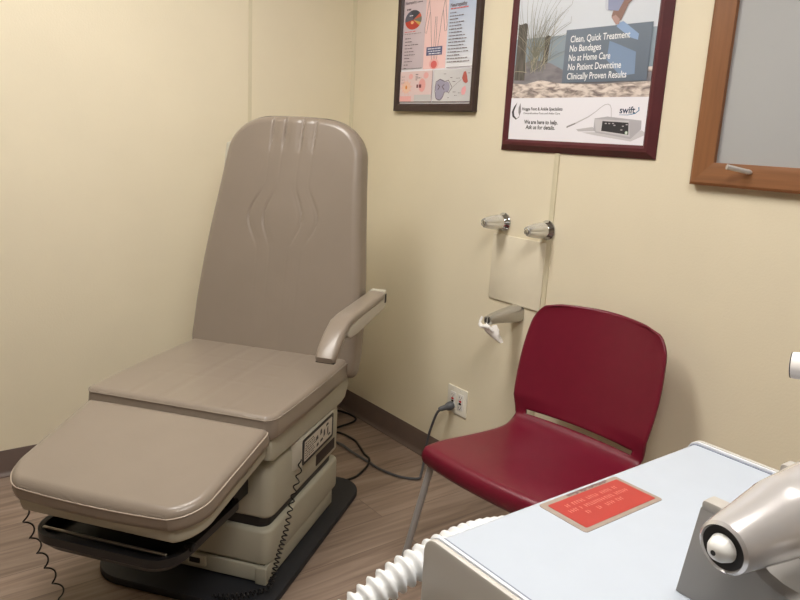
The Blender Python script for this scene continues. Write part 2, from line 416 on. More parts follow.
bs = MB(); ol = [(back_w(s) - .012, s) for s in np.linspace(.01, BL - .012, 50)]
ol = [tuple(arcf((x, s, 0)))[:2] for x, s in ol] + [tuple(arcf((-x, s, 0)))[:2] for x, s in reversed(ol)]
bs.prism(ol, -.022, .004, .008, X=XB); bs.build('back_shell', M['pan'], EX)

# right armrest (lowered): drooping leather pad on a pale rail
def sweep_profile(side, x0, x1, nm, m, parent, bev=.008):
    mb = MB(); mb.prism(side, x0, x1, bev, X=Xp, seg=3); return mb.build(nm, m, parent, sharp=50)
top = [(-.064, .688), (-.044, .712), (.0, .747), (.035, .766), (.062, .779), (.11, .785), (.24, .790), (.36, .795), (.425, .798)]
bot = [(.425, .768), (.30, .763), (.16, .757), (.085, .752), (.05, .738), (.01, .711), (-.026, .683), (-.046, .667), (-.060, .672)]
arm = sweep_profile([tuple(p) for p in top + bot], .328, .394, 'armrest', M['leather'], EX, .013)
rl = sweep_profile([(.455, .800), (.462, .79), (.458, .742), (.44, .735), (.16, .712), (.085, .712), (.06, .728), (.075, .754), (.2, .765), (.42, .770), (.425, .800)], .332, .390, 'rail', M['pan2'], arm, .006)
MB().box((.391, .440, .772), (.003, .014, .032), .0012).build('screw_slot', M['slot'], rl)
MB().box((.361, -.050, .671), (.060, .016, .004), .002).build('end_plate', M['slot'], arm)
MB().lathe([(.02, 0), (.02, .05)], Matrix(((0, 0, 1, .285), (1, 0, 0, .43), (0, 1, 0, .745), (0, 0, 0, 1)))).build('arm_pivot', M['pan2'], EX)
# left armrest folded straight up beside the backrest
la = MB(); la.prism([(.395, .78), (.43, .775), (.452, .80), (.552, 1.20), (.566, 1.285), (.545, 1.292), (.512, 1.285), (.500, 1.24), (.475, 1.12)], -.286, -.242, .006, X=Xp)
la = la.build('armrest', M['pan2'], EX); la['label'] = 'left armrest folded up behind the backrest'
MB().lathe([(.02, 0), (.02, .04)], Matrix(((0, 0, 1, -.262), (1, 0, 0, .425), (0, 1, 0, .80), (0, 0, 0, 1)))).build('arm_pivot', M['pan2'], EX)
arm['label'] = 'lowered right armrest with drooping padded front end'

# footrest
TF = math.radians(12.6)
def foot_w(s):
    w = .292 - .014 * s / .40
    if s > .285: w -= .080 * (1 - math.sqrt(max(0, 1 - ((s - .285) / .0945) ** 2)))
    if s < .02: w -= .010 * (1 - math.sqrt(max(0, 1 - ((.02 - s) / .02) ** 2)))
    return w
LF = .378
vs, fs, ed = cushion(foot_w, LF, .058, .024, .010, None, side=.003)
ct, sn = math.cos(TF), math.sin(TF)
def foot_x(down):   # local (x, s, h): s runs forward and down
    return Matrix(((1, 0, 0, 0), (0, -ct, -sn, -.284 + down * sn), (0, -sn, ct, .550 - down * ct), (0, 0, 0, 1)))
XF = foot_x(.066)
bend = lambda p: Vector((p[0], p[1] + .016 * (1 - (p[0] / .284) ** 2) * max(0, p[1] / LF) ** 3, p[2]))
ft = MB().add([XF @ bend(v) for v in vs], fs).build('footrest', M['leather'], EX, sharp=60)
MB().tube([XF @ (bend(p) + Vector((0, 0, .0065))) for p in ed], .0018, 8, True).build('piping', M['piping'], ft)
fo = [(foot_w(s) - .010, s) for s in np.linspace(.005, LF - .004, 50)]
fo = [bend((x, s, 0)) for x, s in fo] + [bend((-x, s, 0)) for x, s in reversed(fo)]
fo2 = [(p[0], p[1]) for p in fo]
MB().prism(fo2, -.040, .006, .012, X=XF, seg=3).build('footrest_pan', M['pan'], EX)
MB().box((-.285, -.50, .395), (.02, .02, .018), .004).build('footrest_knob', M['black'], EX)
MB().lathe([(.010, 0), (.012, .006), (.012, .022), (.009, .026)], Matrix(((0, 0, 1, .205), (1, 0, 0, -.56), (0, 1, 0, .318), (0, 0, 0, 1)))).build('release_knob', M['black'], EX)
# pull-out drain tray
tr = MB(); out = rrect(-.200, .222, -.652, -.30, [.03, .03, .075, .075], 8); inn = rrect(-.185, .207, -.637, -.315, [.02, .02, .06, .06], 8); n = len(out)
botl = [(x * .9, -.48 + (y + .48) * .88) for x, y in out]
vv = [(x, y, .276) for x, y in botl] + [(x, y, .300) for x, y in out] + [(x, y, .322) for x, y in out] + [(x, y, .322) for x, y in inn] + [(x, y, .290) for x, y in inn]
ff = [tuple(range(n))] + [(r * n + i, r * n + (i + 1) % n, (r + 1) * n + (i + 1) % n, (r + 1) * n + i) for r in range(4) for i in range(n)] + [tuple(4 * n + i for i in range(n))]
trr = tr.add(vv, ff).build('drain_tray', M['tray'], EX)
MB().box((.008, -.618, .3225), (.36, .008, .007), .002).build('steel_bar', M['silver'], trr)
MB().box((.15, -.38, .36), (.03, .34, .05), .004).box((-.15, -.38, .36), (.03, .34, .05), .004).box((.19, -.27, .33), (.03, .1, .06), .004).box((-.19, -.27, .33), (.03, .1, .06), .004).build('tray_runner', M['black'], EX)
# coiled pendant cords
c1 = spline([(.297, -.066, .352), (.298, -.080, .325), (.296, -.095, .285), (.297, -.130, .240), (.300, -.175, .170), (.302, -.235, .110), (.300, -.278, .050), (.278, -.295, .037), (.24, -.325, .034), (.195, -.346, .034), (.155, -.357, .034)], 16)
coil(c1, .0068, lambda t: .040 - .027 * min(1, t / .45), .0021).build('coiled_cord', M['black'], EX)
c2 = spline([(-.262, -.575, .372), (-.266, -.575, .31), (-.262, -.55, .22), (-.256, -.52, .13), (-.240, -.50, .05), (-.22, -.51, .014), (-.14, -.56, .014)], 14)
coil(c2, .0095, .058, .0023).build('coiled_cord', M['black'], EX)

# power cord: from the outlet to the chair base
pc = thing('power_cord', 'grey power cord looping from the wall outlet along the floor behind the exam chair', 'power cord', (.842, -.016, .288))
def rel(l): return [(x - .842, y + .016, z - .288) for x, y, z in l]
path = rel([(.826, -.052, .276), (.812, -.062, .255), (.790, -.062, .205), (.768, -.062, .14), (.762, -.066, .08), (.775, -.085, .03), (.822, -.135, .008), (.846, -.170, .0065), (.795, -.222, .0065), (.70, -.252, .0065), (.617, -.256, .0065), (.50, -.262, .0065), (.406, -.261, .0065), (.33, -.30, .0065), (.30, -.40, .0065)])
MB().tube(spline(path, 10), .0052, 8).build('cable', M['cord'], pc)
d = (Vector(path[0]) - Vector((0, 0, 0))).normalized(); Xq = Matrix.Translation((.0, .004, .0)) @ Vector((0, 0, 1)).rotation_difference(d).to_matrix().to_4x4()
MB().lathe([(.010, -.008), (.017, .0), (.018, .012), (.015, .022), (.011, .028), (.0105, .046), (.008, .056), (.0055, .058)], Xq, 20).build('plug', M['plug'], pc)
lp = thing('power_cord', 'dark cable loop on the floor beside the exam chair pedestal', 'power cord', (.45, -.25, 0))
pth = [(.30, -.42, .0065), (.27, -.30, .0065), (.294, -.205, .0065), (.40, -.185, .012), (.48, -.205, .014), (.554, -.232, .0175), (.629, -.265, .0165), (.69, -.34, .0065), (.716, -.43, .0065), (.70, -.48, .0065)]
pth = [(.30, -.42, .0065), (.27, -.30, .0065), (.294, -.205, .0065), (.40, -.185, .0065), (.48, -.205, .0065), (.554, -.232, .010), (.615, -.25, .0175), (.655, -.285, .012), (.698, -.36, .0065), (.708, -.40, .0065), (.709, -.422, .0065)]
MB().tube([Vector((x - .45, y + .25, z)) for x, y, z in spline(pth, 10)], .0048, 8).build('cable', M['black'], lp)
lp2 = thing('power_cord', 'black cable loop on the floor near the baseboard corner behind the exam chair', 'power cord', (.15, -.1, 0))
pth = [(.28, -.40, .0062), (.16, -.26, .0062), (.06, -.16, .0062), (.057, -.075, .0062), (.12, -.04, .0062), (.19, -.038, .0062), (.225, -.075, .0062), (.24, -.15, .0062), (.25, -.21, .0062), (.24, -.30, .0062)]
MB().tube([Vector((x - .15, y + .1, z)) for x, y, z in spline(pth, 10)], .0048, 8).build('cable', M['black'], lp2)

# ------------------------------------------------------------------ wall outlet
oc = Vector((.8615, 0, .312))
ot = thing('wall_outlet', 'white two-gang wall outlet low on the right wall with grey plug in it', 'outlet', oc)
XW = Matrix(((1, 0, 0, 0), (0, 0, -1, 0), (0, 1, 0, 0), (0, 0, 0, 1)))   # (x, z, out of wall)
MB().prism(rrect(-.058, .058, -.057, .057, .004, 3), 0, .0055, .002, X=XW).build('cover_plate', M['outlet'], ot)
for cx in (-.023, .023):
    rc = MB().prism(rrect(cx - .0165, cx + .0165, -.0335, .0335, .003, 3), .005, .0075, .001, X=XW).build('receptacle', M['outletin'], ot)
    MB().prism(rrect(cx - .006, cx + .006, .001, .008, .001, 2), .007, .0095, X=XW).build('reset_button', M['redbtn'], rc)
    MB().prism(rrect(cx - .006, cx + .006, -.009, -.002, .001, 2), .007, .0095, X=XW).build('test_button', M['slot'], rc)
    for sg in (-1, 1):
        sl = MB()
        for q in (-.006, .006): sl.prism(rrect(cx + q - .001, cx + q + .001, sg * .021 - .004, sg * .021 + .004, .0005, 1), .0072, .0078, X=XW)
        sl.prism(rrect(cx - .002, cx + .002, sg * .021 - .010, sg * .021 - .0065, .001, 2), .0072, .0078, X=XW)
        sl.build('slots', M['slot'], rc)
    for q in (-.048, .048): MB().lathe([(.003, .005), (.003, .0068)], XW @ Matrix.Translation((cx, q, 0)), 12).build('screw', M['outletin'], ot)

# ------------------------------------------------------------------ taps, access panel, spout
apn = MB().prism(rrect(.994, 1.250, .770, 1.012, .003, 2), .0005, .007, .0015, X=XW).build('access_panel', M['plate'])
tag(apn, 'square cream access cover plate on the wall between tap handles and spout', 'wall panel')
def tap(x, z, label):
    t = thing('tap_handle', label, 'tap handle', (x, 0, z), 0, 'chrome tap handles on the right wall')
    MB().lathe([(.032, 0), (.034, .002), (.034, .006), (.029, .013), (.0255, .020), (.022, .024)], XW, 32).build('escutcheon', M['chrome'], t)
    fl = lambda a, h: 1 - .20 * abs(math.cos(3 * a)) ** 8 * (1 if h > .03 else 0)
    h_ = MB().lathe([(.018, .022), (.0265, .026), (.0275, .034), (.0265, .046), (.0235, .070), (.0195, .092), (.0165, .100), (.010, .102)], XW, 48, flute=fl).build('handle', M['chrome_dull'], t)
    MB().lathe([(.010, .100), (.010, .1035), (.008, .1045)], XW, 20).build('index_cap', M['chrome'], h_)
tap(1.038, 1.058, 'left one of two chrome tap handles above the cream access panel')
tap(1.247, 1.056, 'right one of two chrome tap handles beside the wall seam')
spt = thing('tub_spout', 'dull chrome tub spout under the access panel with white wrap on its tip', 'spout', (1.145, 0, .742))
mb = MB(); rings = []
secs = [(0.0, .030, .031, 0.), (.012, .030, .031, 0.), (.03, .028, .029, .001), (.07, .025, .0245, .002), (.11, .0215, .019, .001), (.140, .0190, .0165, -.001), (.150, .0175, .0150, -.002)]
nn = 28; vs = []
for (h, rx, rz_, dz) in secs:
    for k in range(nn):
        a = 2 * PI * k / nn; c, s_ = math.cos(a), math.sin(a)
        sq = (abs(c) ** 3 + abs(s_) ** 3) ** (-1 / 3.)
        vs.append((rx * c * sq, -h, dz + rz_ * s_ * sq - h * .06))
fs = [(i * nn + k, i * nn + (k + 1) % nn, (i + 1) * nn + (k + 1) % nn, (i + 1) * nn + k) for i in range(len(secs) - 1) for k in range(nn)]
fs += [tuple(range(nn)), tuple((len(secs) - 1) * nn + k for k in range(nn))]
mb.add(vs, fs).build('spout_body', M['spoutm'], spt, sharp=50)
MB().lathe([(.0115, .1495), (.0115, .1515)], Matrix(((1, 0, 0, 0), (0, 0, -1, 0), (0, 1, 0, -.011), (0, 0, 0, 1))), 20).build('outlet_hole', M['slot'], spt)
MB().box((0, -.1508, -.011), (.005, .004, .026), .001).build('divider', M['chrome_dull'], spt)
# crumpled white wrap tied to the spout tip
tw = MB(); rnd = random.Random(3); nx, ny = 22, 12; vs = []
for j in range(ny):
    for i in range(nx):
        a = 2 * PI * i / nx; t = j / (ny - 1)
        r = .020 * (1 - .55 * t) * (1 + .28 * math.sin(3 * a + 5 * t) + rnd.uniform(-.14, .14)) + .010 * math.sin(PI * t)
        vs.append((1.160 + r * math.cos(a) * 1.05 + .035 * t * t, -.150 + r * math.sin(a) * .8 + .022 * t, .716 - .055 * t + .008 * math.sin(2 * a + 1) * (1 - t)))
fs = [(j * nx + i, j * nx + (i + 1) % nx, (j + 1) * nx + (i + 1) % nx, (j + 1) * nx + i) for j in range(ny - 1) for i in range(nx)] + [tuple(range(nx)), tuple((ny - 1) * nx + i for i in range(nx))]
tw.add(vs, fs)
tw.tube(spline([(1.126, -.158, .742), (1.126, -.168, .722), (1.141, -.172, .712), (1.159, -.172, .716), (1.174, -.165, .712), (1.182, -.158, .702)], 8), [.004] * 10 + [.007] * 21 + [.005] * 10, 8)
o = tw.build('tissue', M['tissue'], sharp=25); tag(o, 'crumpled white tissue tied around the chrome spout tip', 'tissue')

# ------------------------------------------------------------------ posters
class Print:
    def __init__(s): s.mb = MB(); s.mats = []; s.k = 0
    def mi(s, m):
        if m not in s.mats: s.mats.append(m)
        return s.mats.index(m)
    def poly(s, m, pts, lay=None):
        s.k += 1; y = -(s.k * .00002 if lay is None else lay)
        s.mb.add([(x, y, z) for x, z in pts], [tuple(range(len(pts)))], s.mi(m)); return s
    def line(s, m, pts, w):
        s.k += 1; y = -s.k * .00002; P = [Vector((a, b)) for a, b in pts]; vs = []
        for i, p in enumerate(P):
            t = (P[min(i + 1, len(P) - 1)] - P[max(i - 1, 0)]); t = t.normalized() if t.length else Vector((1, 0)); nrm = Vector((-t.y, t.x))
            ww = (w(i / max(1, len(P) - 1)) if callable(w) else w) / 2
            vs += [(p.x + nrm.x * ww, y, p.y + nrm.y * ww), (p.x - nrm.x * ww, y, p.y - nrm.y * ww)]
        s.mb.add(vs, [(2 * i, 2 * i + 1, 2 * i + 3, 2 * i + 2) for i in range(len(P) - 1)], s.mi(m)); return s
    def rect(s, m, x0, x1, z0, z1): return s.poly(m, [(x0, z0), (x1, z0), (x1, z1), (x0, z1)])
    def disc(s, m, cx, cz, rx, rz=None, a0=0, a1=360, n=28):
        rz = rz or rx; pts = [(cx + rx * math.cos(math.radians(a0 + (a1 - a0) * k / n)), cz + rz * math.sin(math.radians(a0 + (a1 - a0) * k / n))) for k in range(n + (a1 - a0 < 360))]
        if a1 - a0 < 360: pts = [(cx, cz)] + pts
        return s.poly(m, pts)
    def text(s, m, txt, x0, x1, z, cap, shear=0., bold=0.):
        s.k += 1
        cu = bpy.data.curves.new('t', 'FONT'); cu.body = txt; cu.size = 1; cu.shear = shear; cu.offset = bold; cu.resolution_u = 3
        ob = bpy.data.objects.new('t', cu); COL.objects.link(ob)
        bpy.context.view_layer.update()
        me = bpy.data.meshes.new_from_object(ob.evaluated_get(bpy.context.evaluated_depsgraph_get()))
        xs = [v.co.x for v in me.vertices]; a, b = min(xs), max(xs); sx = (x1 - x0) / (b - a); sz = cap / .69
        s.mb.add([(x0 + (v.co.x - a) * sx, -s.k * .00002, z + v.co.y * sz) for v in me.vertices], [tuple(p.vertices) for p in me.polygons], s.mi(m))
        bpy.data.objects.remove(ob); bpy.data.curves.remove(cu); bpy.data.meshes.remove(me); return s
    def scribble(s, m, x0, x1, z, h, rnd):
        x = x0
        while x < x1 - .003:
            w = min(rnd.uniform(.007, .02), x1 - x); s.rect(m, x, x + w, z, z + h * rnd.uniform(.8, 1.1)); x += w + rnd.uniform(.002, .004)
    def build(s, name, parent, y): return s.mb.build(name, s.mats, parent, (0, y, 0), smooth=False)

def frame(x0, x1, z0, z1, w, dep, lip, m, parent, name='frame', mats=None, prof=None):
    """mitred picture frame: four joined bars with a stepped profile"""
    mb = MB(); prof = prof or [(0, 0), (0, dep * .85), (w * .12, dep), (w * .72, dep * .92), (w, dep * lip), (w, 0)]
    cs = [(x0, z0, 1, 1), (x1, z0, -1, 1), (x1, z1, -1, -1), (x0, z1, 1, -1)]
    for q in range(4):
        a = cs[q]; b = cs[(q + 1) % 4]; vs = []
        for c in (a, b):
            for d, h in prof: vs.append((c[0] + c[2] * d, -h, c[1] + c[3] * d))
        n = len(prof)
        mb.add(vs, [(i, (i + 1) % n, n + (i + 1) % n, n + i) for i in range(n)] + [tuple(range(n)), tuple(range(2 * n - 1, n - 1, -1))], (q % 2) if mats else 0)
    return mb.build(name, mats or m, parent, sharp=15)

# poster 1: anatomy chart (top of the frame is above the picture)
P1X, P1T = .610, 2.10
t1 = thing('framed_poster', 'dark brown framed pink and blue medical chart of a body outline near the corner', 'poster', (P1X, 0, 1.77))
frame(.349 - P1X, .848 - P1X, 1.443 - 1.77, P1T - 1.77, .030, .022, .62, M['frame1'], t1)
R = random.Random(5); p = Print(); ink = pm('ink', (112, 98, 106)); white = pm('white', (240, 239, 246)); pink = ramp_mat('print_pink', [(0, (246, 206, 204)), (1, (242, 212, 210))], 'Z', 1.6, 2.0)
skin = pm('skin', (244, 182, 172)); redglow = pm('red', (222, 104, 104)); redsoft = pm('redsoft', (240, 182, 180)); navy = pm('navy', (86, 92, 132)); lil = pm('lilac', (164, 160, 182)); gry = pm('grey', (206, 204, 206))
p.rect(white, .376, .846, 1.466, 2.075)
p.rect(ramp_mat('print_mauve', [(0, (206, 192, 200)), (1, (224, 208, 216))], 'Z', 1.6, 2.0), .380, .527, 1.612, 2.07)
p.rect(ramp_mat('print_blue', [(0, (236, 236, 240)), (.25, (214, 222, 236)), (1, (170, 190, 222))], 'Z', 1.6, 1.95), .655, .844, 1.608, 2.07)
p.rect(pink, .522, .660, 1.606, 2.07)
# figure: hips, legs, arms as outlines
for sg in (-1, 1):
    c = .589
    p.line(ink, [(c + sg * .052, 1.93), (c + sg * .046, 1.85), (c + sg * .034, 1.80), (c + sg * .027, 1.74), (c + sg * .020, 1.70), (c + sg * .016, 1.64)], .0022)
    p.line(ink, [(c + sg * .004, 1.80), (c + sg * .006, 1.74), (c + sg * .005, 1.64)], .0022)
    p.line(ink, [(c + sg * .050, 1.86), (c + sg * .060, 1.80), (c + sg * .068, 1.765), (c + sg * .066, 1.745), (c + sg * .056, 1.742), (c + sg * .050, 1.77), (c + sg * .040, 1.82)], .0022)
p.line(navy, [(.589, 1.93), (.589, 1.86)], .003)
p.disc(redsoft, .590, 1.624, .030, .020); p.disc(redglow, .590, 1.622, .019, .014)
p.rect(navy, .539, .636, 1.657, 1.689)
for k in range(3): p.scribble(white, .548 + .006 * (k == 0), .628, 1.662 + k * .009, .0032, R)
# round picture with sectors
cx, cz = .4435, 1.800; sect = [((196, 68, 56), 190, 320), ((92, 92, 110), 110, 190), ((62, 66, 78), 40, 110), ((204, 96, 72), 15, 40), ((120, 120, 110), -20, 15), ((214, 176, 96), -40, -20)]
for c_, a, b in sect: p.disc(pm('sector', c_), cx, cz, .054, .037, a, b)
p.disc(pm('spot', (240, 180, 130)), .437, 1.790, .010, .006); p.scribble(white, .418, .44, 1.815, .004, R)
p.text(ink, 'Neuropathy', .386, .46, 1.862, .011, 0, .01); p.scribble(ink, .465, .50, 1.863, .004, R)
p.text(ink, 'What', .40, .44, 1.884, .010); p.scribble(ink, .399, .428, 1.838, .006, R)
p.scribble(redglow, .391, .462, 1.754, .003, R); p.scribble(ink, .391, .500, 1.746, .002, R)
for k, (x1) in enumerate((.434, .442, .485, .447, .456, .465, .432, .45, .425, .414)): p.scribble(ink, .396, x1, 1.728 - k * .0128, .003, R)
p.text(ink, 'Neuropathy', .672, .766, 1.826, .013, 0, .015); p.scribble(redglow, .674, .775, 1.817, .004, R)
for k, x1 in enumerate((.71, .75, .72, .755, .745, .75, .748, .765, .775, .772, .765, .785, .79, .74, .792, .80)): p.scribble(ink, .672, x1, 1.803 - k * .0118, .003, R)
p.rect(ink, .380, .52, 1.6105, 1.6125); p.rect(ink, .672, .83, 1.606, 1.608)
p.rect(pm('paleblush', (232, 208, 208)), .381, .592, 1.480, 1.600); p.rect(ramp_mat('print_grey', [(0, (222, 221, 222)), (1, (196, 195, 198))], 'X', .0, .24), .598, .842, 1.480, 1.600)
for x0, x1 in ((.381, .592), (.598, .842)): p.rect(ink, x0, x1, 1.479, 1.4815)
p.rect(ink, .5905, .592, 1.48, 1.60)
p.disc(pm('amber', (242, 204, 182)), .424, 1.538, .030, .024); p.disc(pm('amber2', (226, 140, 60)), .424, 1.538, .006, .008)
for k in range(10):
    a = k * 36; p.line(redsoft, [(.424 + .02 * math.cos(math.radians(a)), 1.538 + .016 * math.sin(math.radians(a))), (.424 + .042 * math.cos(math.radians(a + 8)), 1.538 + .032 * math.sin(math.radians(a + 8)))], .0025)
p.disc(redsoft, .452, 1.580, .014, .011); p.disc(redsoft, .551, 1.582, .016, .012); p.rect(redsoft, .383, .46, 1.482, 1.503); p.rect(gry, .480, .588, 1.482, 1.508)
p.disc(pm('blush2', (236, 172, 170)), .528, 1.545, .022, .026)
p.rect(pm('plum', (120, 60, 66)), .492, .503, 1.535, 1.548); p.rect(pm('plum', (120, 60, 66)), .508, .523, 1.535, 1.548)
for k in range(4): p.scribble(ink, .484, .50 + .02 * (k == 1), 1.565 + k * .007, .003, R)
for k in range(3): p.scribble(ink, .390, .41, 1.555 + k * .012, .002, R)
# spine section and two organ blobs
p.disc(lil, .645, 1.535, .034, .029); p.disc(lil, .640, 1.508, .026, .024); p.disc(lil, .682, 1.535, .018, .020)
p.line(ink, [(.612, 1.52), (.616, 1.555), (.64, 1.565), (.67, 1.555), (.69, 1.56), (.715, 1.533), (.695, 1.512), (.685, 1.52)], .003)
p.line(ink, [(.628, 1.545), (.64, 1.537), (.63, 1.525)], .005); p.line(ink, [(.668, 1.545), (.655, 1.537), (.668, 1.525)], .005); p.line(ink, [(.612, 1.52), (.622, 1.492), (.645, 1.486), (.662, 1.50), (.672, 1.518)], .003)
p.poly(pm('brick', (184, 92, 84)), [(.768, 1.566), (.776, 1.588), (.788, 1.590), (.796, 1.572), (.802, 1.552), (.792, 1.546), (.778, 1.552)])
p.poly(pm('rose', (236, 170, 176)), [(.768, 1.515), (.772, 1.530), (.790, 1.538), (.796, 1.522), (.788, 1.506), (.774, 1.504)])
p.line(ink, [(.718, 1.534), (.742, 1.548), (.765, 1.560)], .001)
for (x, z) in ((.66, 1.583), (.70, 1.568), (.735, 1.565), (.715, 1.553), (.72, 1.515), (.73, 1.502), (.752, 1.511), (.69, 1.494), (.80, 1.582)): p.scribble(ink, x, x + R.uniform(.012, .022), z, .002, R)
p.mb.v = [(x - P1X, y, z - 1.77) for x, y, z in p.mb.v]
p.build('printed_sheet', t1, -.010)
# shift gradient materials that use object z to this sheet's origin
def shift(mname, dz, dx=0.):
    for m in bpy.data.materials:
        if m.name.startswith(mname):
            for nd in m.node_tree.nodes:
                if nd.type == 'MAP_RANGE' and nd.inputs['Value'].links and nd.inputs['Value'].links[0].from_node.type == 'SEPXYZ':
                    nd.inputs['From Min'].default_value -= dz; nd.inputs['From Max'].default_value -= dz
for q in ('print_pink', 'print_mauve', 'print_blue'): shift(q, 1.77)

# poster 2: treatment advert
P2X, P2C = 1.333, 1.76
t2 = thing('framed_poster', 'dark red framed beach advert poster with treatment text hanging above the burgundy chair', 'poster', (P2X, 0, P2C))
frame(.995 - P2X, 1.629 - P2X, 1.313 - P2C, 2.20 - P2C, .040, .024, .60, M['frame2'], t2, prof=[(0, 0), (0, .004), (.020, .022), (.030, .022), (.040, .0135), (.040, 0)])
p = Print(); R = random.Random(11)
sand = ramp_mat('print_sand', [(.36, (128, 116, 114)), (.47, (186, 172, 164)), (.56, (226, 214, 206)), (.75, (238, 228, 220))], noise=(17, (1.4, 1, 4.2), .6))
dune = ramp_mat('print_dune', [(.3, (112, 110, 118)), (.7, (150, 146, 150))], noise=(8, (1.5, 1, 5), .8))
sky = ramp_mat('print_sky', [(0, (214, 221, 230)), (.5, (226, 231, 238)), (1, (210, 222, 232))], 'Z', 1.68, 2.1)
sea = ramp_mat('print_sea', [(0, (134, 150, 162)), (1, (152, 166, 178))], 'Z', 1.55, 1.69)
postm = ramp_mat('print_post', [(.3, (70, 68, 66)), (.7, (112, 106, 100))], noise=(20, (6, 1, 1), .4))
grassd = pm('grass_dark', (128, 128, 116)); grassl = pm('grass_light', (176, 170, 150))
txtw = pm('txtwhite', (242, 243, 245)); dark = pm('dark', (52, 52, 58)); mid = pm('mid', (140, 138, 142)); silv = pm('silv', (196, 194, 198))
boxm = ramp_mat('print_box', [(0, (104, 116, 132)), (1, (122, 134, 148))], 'Z', 1.53, 1.70)
p.rect(sky, 1.036, 1.6, 1.65, 2.18); p.rect(pm('hill', (150, 160, 170)), 1.036, 1.26, 1.63, 1.668); p.rect(sea, 1.036, 1.6, 1.54, 1.684)
p.rect(sand, 1.036, 1.6, 1.488, 1.575)
p.poly(dune, [(1.036, 1.54), (1.09, 1.535), (1.16, 1.548), (1.25, 1.535), (1.40, 1.53), (1.60, 1.535), (1.60, 1.56), (1.40, 1.565), (1.26, 1.575), (1.20, 1.60), (1.12, 1.615), (1.06, 1.60), (1.036, 1.60)])
p.poly(postm, [(1.040, 1.55), (1.088, 1.548), (1.082, 1.73), (1.072, 1.735), (1.05, 1.731), (1.041, 1.733)])
p.poly(postm, [(1.162, 1.60), (1.184, 1.60), (1.190, 1.684), (1.178, 1.689), (1.166, 1.684)])
for k in range(64):
    bx = R.gauss(1.128, .020); bz = R.uniform(1.57, 1.62); ang = R.gauss(86, 24); L_ = R.uniform(.06, .21); bend_ = R.uniform(-.5, .9) * (1 if ang < 90 else -1)
    pts = []; a = math.radians(ang); x, z = bx, bz
    for q in range(9): pts.append((min(max(x, 1.038), 1.255), z)); x += L_ / 8 * math.cos(a); z += L_ / 8 * math.sin(a); a -= math.radians(bend_ * 9)
    p.line(grassd if R.random() < .55 else grassl, pts, lambda t: .0015 * (1 - t) + .0005)
for k in range(14):
    a = math.radians(40 + k * 7.5); L_ = R.uniform(.16, .30); pts = []; x, z = 1.13, 1.62
    for q in range(11): pts.append((min(max(x, 1.038), 1.27), z)); x += L_ / 10 * math.cos(a); z += L_ / 10 * math.sin(a); a -= math.radians(4)
    p.line(grassd, pts, lambda t: .0016 * (1 - t) + .0006)
# forearm with a pale blue garment and cloth
p.poly(pm('arm', (150, 122, 114)), [(1.425, 1.725), (1.446, 1.702), (1.462, 1.712), (1.482, 1.755), (1.53, 1.79), (1.53, 1.82), (1.45, 1.81)])
p.poly(pm('shirt', (152, 160, 190)), [(1.404, 1.745), (1.448, 1.738), (1.464, 1.765), (1.475, 1.80), (1.47, 1.88), (1.38, 1.88), (1.392, 1.80)])
p.poly(pm('lace', (206, 210, 222)), [(1.388, 1.88), (1.398, 1.75), (1.41, 1.742), (1.404, 1.80), (1.402, 1.88)])
p.poly(boxm, [(1.256, 1.536), (1.575, 1.536), (1.575, 1.698), (1.256, 1.698)])
p.poly(pm('towel', (132, 154, 184)), [(1.428, 1.655), (1.47, 1.640), (1.527, 1.618), (1.531, 1.556), (1.48, 1.552), (1.425, 1.60)])
p.poly(pm('towel2', (150, 176, 212)), [(1.452, 1.703), (1.470, 1.708), (1.530, 1.668), (1.529, 1.651), (1.50, 1.660), (1.448, 1.694)])
p.poly(pm('fingers', (186, 156, 150)), [(1.425, 1.722), (1.444, 1.700), (1.456, 1.700), (1.456, 1.715), (1.44, 1.728)])
for k, (tx, x1) in enumerate((('Clean, Quick Treatment', 1.500), ('No Bandages', 1.399), ('No at Home Care', 1.437), ('No Patient Downtime', 1.480), ('Clinically Proven Results', 1.503))):
    p.text(txtw, tx, 1.276, x1, 1.6595 - k * .0282, .0195, .03, .012)
p.rect(white, 1.036, 1.60, 1.347, 1.4905)
# flame-like foot emblem
p.poly(dark, [(1.066, 1.476), (1.052, 1.462), (1.043, 1.444), (1.048, 1.428), (1.064, 1.419), (1.070, 1.420), (1.056, 1.432), (1.053, 1.446), (1.060, 1.462)])
p.poly(mid, [(1.081, 1.474), (1.074, 1.458), (1.075, 1.442), (1.081, 1.430), (1.087, 1.446), (1.084, 1.462)])
p.line(dark, [(1.063, 1.419), (1.072, 1.423), (1.081, 1.429)], .002)
p.text(dark, 'Hogge Foot & Ankle Specialists', 1.091, 1.271, 1.4500, .0095, 0, .03)
p.text(dark, 'Comprehensive Foot and Ankle Care', 1.099, 1.262, 1.4375, .0062, 0, .012)
p.text(dark, 'We are here to help.', 1.106, 1.256, 1.4055, .0125, .03, .03); p.text(dark, 'Ask us for details.', 1.115, 1.246, 1.3885, .0125, .03, .03)
p.text(pm('logo_navy', (44, 62, 92)), 'swift', 1.494, 1.549, 1.4435, .019, 0, .02)
p.line(pm('swoosh', (60, 124, 168)), [(1.494, 1.4385), (1.525, 1.4385), (1.55, 1.443), (1.562, 1.452), (1.560, 1.461)], lambda t: .001 + .003 * t)
p.line(silv, [(1.297, 1.399), (1.331, 1.411), (1.378, 1.431), (1.405, 1.447), (1.423, 1.460), (1.437, 1.468), (1.449, 1.470), (1.458, 1.466), (1.463, 1.456), (1.466, 1.430)], lambda t: .0055 - .0035 * min(1, t * 2.6) if t < .38 else .0022)
p.line(mid, [(1.295, 1.3975), (1.313, 1.404), (1.33, 1.4105)], .004)
p.poly(pm('casing_shadow', (206, 204, 208)), [(1.36, 1.383), (1.41, 1.376), (1.545, 1.362), (1.60, 1.385), (1.58, 1.395)])
